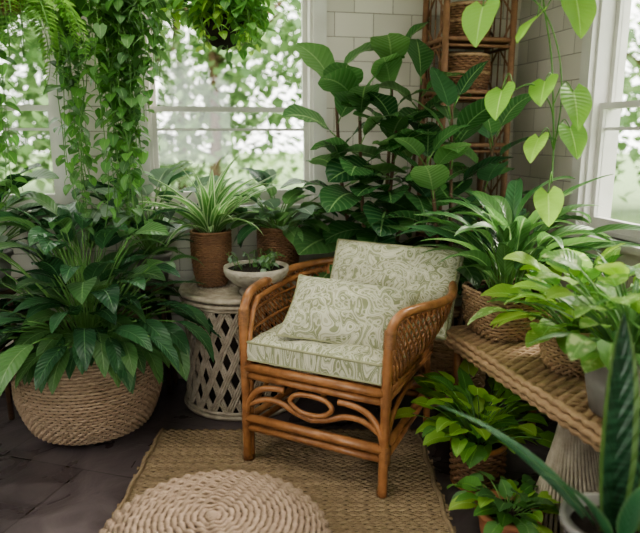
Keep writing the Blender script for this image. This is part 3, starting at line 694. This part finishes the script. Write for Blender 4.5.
for sg in(-1,1):
    for k in range(-4,NS+4):
        pts=[]
        for i in range(9):
            t=i/8; f=(k+sg*(t-.5)*5)/NS
            if f<0 or f>1: continue
            p=samp(bot,f).lerp(samp(top,f),t); out=V((p.x,p.y-.2,0)); 
            if out.length>0: out.normalize()
            pts.append(p+out*(.02*sin(pi*t)+sg*.003))
        if len(pts)>1: tube(mb,pts,.0045,M_ratt,n=5)
for t in(.25,.5,.75):
    tube(mb,[samp(bot,f/60).lerp(samp(top,f/60),t) for f in range(61)],.006,M_ratt,n=5)
chair=mb.obj('rattan_armchair',loc=CH,rotz=CR)
def cushion(name,W,D,Tk,pw,pinch,loc,rot,parent,mat=M_fab,N=28,edge=.0,sag=0):
    mb=MB(); 
    for sd in(1,-1):
        vs=[];fs=[]
        for i in range(N+1):
            for j in range(N+1):
                x=-1+2*i/N; y=-1+2*j/N
                x=sin(x*pi/2)*.35+x*.65 ; y=sin(y*pi/2)*.35+y*.65
                h=((1-abs(x)**pw)*(1-abs(y)**pw)); h=max(h,0)**.5
                px=x*W/2*(1-pinch*(1-y*y)) ; py=y*D/2*(1-pinch*(1-x*x))
                wr=.005*sin(9*x+4*y)*(1-abs(x*y))+.004*sin(13*y-5*x)
                z=sd*(edge+(Tk/2-edge)*h)+wr*h*sd
                vs.append((px,py,z))
        for i in range(N):
            for j in range(N):
                a=i*(N+1)+j; f=(a,a+N+1,a+N+2,a+1); fs.append(f if sd>0 else f[::-1])
        mb.add(vs,fs,mat)
    per=[]
    for k in range(4*N):
        u=k/N; s=int(u); f=-1+2*(u-s); f=sin(f*pi/2)*.35+f*.65
        x,y=((f,-1),(1,f),(-f,1),(-1,-f))[s]
        per.append((x*W/2*(1-pinch*(1-y*y)),y*D/2*(1-pinch*(1-x*x))))
    if edge>0:
        n=len(per); vs=[(x,y,-edge) for x,y in per]+[(x*1.012,y*1.012,0) for x,y in per]+[(x,y,edge) for x,y in per]
        fs=[(r*n+i,r*n+(i+1)%n,(r+1)*n+(i+1)%n,(r+1)*n+i) for r in(0,1) for i in range(n)]; mb.add(vs,fs,mat)
        for sd in(-1,1): tube(mb,[(x,y,sd*edge) for x,y in per],.0045,M_pipe,n=6,closed=True)
    else: tube(mb,[(x,y,0) for x,y in per],.0045,M_pipe,n=6,closed=True)
    ob=mb.obj(name,loc=loc); ob.rotation_euler=rot; 
    if parent: ob.parent=parent
    return ob
cushion('seat_cushion',.535,.54,.11,8,.0,(0,.265,.445),(0,0,0),chair,edge=.034)
cushion('back_cushion',.56,.36,.13,4,.02,(.09,.535,.612),(math.radians(64),0,math.radians(-3)),chair,edge=.02)
rm=Matrix.Translation(CH)@Matrix.Rotation(CR,4,'Z')
pl=rm@V((.06,.185,.585))
cushion('throw_pillow',.48,.29,.14,2.4,.06,pl,(math.radians(38),math.radians(4),CR+math.radians(10)),None,mat=M_fab2)
# ---------------------------------------------------------------- exterior
M_tree=leafmat('tree_leaf',(.07,.15,.05),(.22,.33,.15),tr=.35,veins=0,ribw=0,rough=.6)
M_grass=simple('grass',(.10,.17,.06),(.16,.24,.09),rough=.9,scale=2,bump=.2)
mb=MB(); mb.add([(-60,-30,-.4),(60,-30,-.4),(60,60,-.4),(-60,60,-.4)],[(0,1,2,3)],M_grass); mb.obj('lawn',smooth=False)
def tree(x,y,h,r,n):
    mb=MB(); tube(mb,cat([(x,y,-.4),(x+.1,y,h*.4),(x-.1,y,h*.8)],5),.14,M_bark,n=8,rf=lambda t:1-.5*t)
    for k in range(7):
        a=U(0,6.3); z=U(.3,.7)*h; tube(mb,[(x,y,z),(x+cos(a)*r*.7,y+sin(a)*r*.7,z+r*.5)],.04,M_bark,n=5)
    cl=[(x+U(-r,r)*.95,y+U(-r,r)*.6,U(-.1,h)) for _ in range(26)]
    for k in range(n):
        c0=R.choice(cl); d=V((R.gauss(0,1),R.gauss(0,1),R.gauss(0,1)))*r*.24
        p=V(c0)+d
        if p.z<-.35: continue
        leaf(mb,p,U(0,6.3),U(-1,1),U(.26,.44),U(.18,.30),'ovate',U(0,.6),M_tree,n=2,cs=(-1,0,1))
    mb.obj('tree',origin=(x,y,-.4))
for (x,y,h,r) in((-9,13,6.5,2.8),(-5.2,15,6.5,2.8),(-2.3,13.5,6,2.6),(1.5,16,7,2.8),(-13,15,7,3.2),(10,9.5,6,2.6),(11,4.8,6,2.6),(7.5,14,6.5,2.7),(-12,6,6,2.8),(-4.2,19,8,3.4),(13,11.5,7,3),(-8,19,8,3.4)):
    tree(x,y,h,r,2300)
# ---------------------------------------------------------------- light
w=bpy.data.worlds.new('World'); bpy.context.scene.world=w; w.use_nodes=True; nt=w.node_tree; nt.nodes.clear()
bg=nd(nt,'ShaderNodeBackground'); wo=nd(nt,'ShaderNodeOutputWorld'); bg.inputs[0].default_value=(1.0,.99,.95,1); bg.inputs[1].default_value=6.0; nt.links.new(bg.outputs[0],wo.inputs[0])
def area(name,loc,rot,size,power,col=(1,1,1)):
    l=bpy.data.lights.new(name,'AREA'); l.shape='RECTANGLE'; l.size,l.size_y=size; l.energy=power; l.color=col
    o=bpy.data.objects.new(name,l); bpy.context.collection.objects.link(o); o.location=loc; o.rotation_euler=rot; return o
area('overhead_fill',(-.5,1.6,2.44),(0,0,0),(1.4,1.2),27,(1,.94,.85))  # unseen area light added as soft overhead fill, not a fixture
s=bpy.data.lights.new('sun','SUN'); s.energy=9; s.angle=.3; s.color=(1,.92,.8); so=bpy.data.objects.new('sun',s); bpy.context.collection.objects.link(so)
so.rotation_euler=(math.radians(52),0,math.radians(120))
# ---------------------------------------------------------------- camera
cd=bpy.data.cameras.new('camera'); cam=bpy.data.objects.new('camera',cd); bpy.context.collection.objects.link(cam)
cam.location=(0,0,1.25); cam.rotation_euler=(math.radians(78),0,0); cd.sensor_width=36; cd.lens=34.9
cd.dof.use_dof=True; cd.dof.focus_distance=2.35; cd.dof.aperture_fstop=2.0
bpy.context.scene.camera=cam
bpy.context.scene.view_settings.view_transform='AgX'
try: bpy.context.scene.view_settings.look='AgX - Medium High Contrast'
except Exception: pass
print('verts',sum(len(o.data.vertices) for o in bpy.data.objects if o.type=='MESH'))
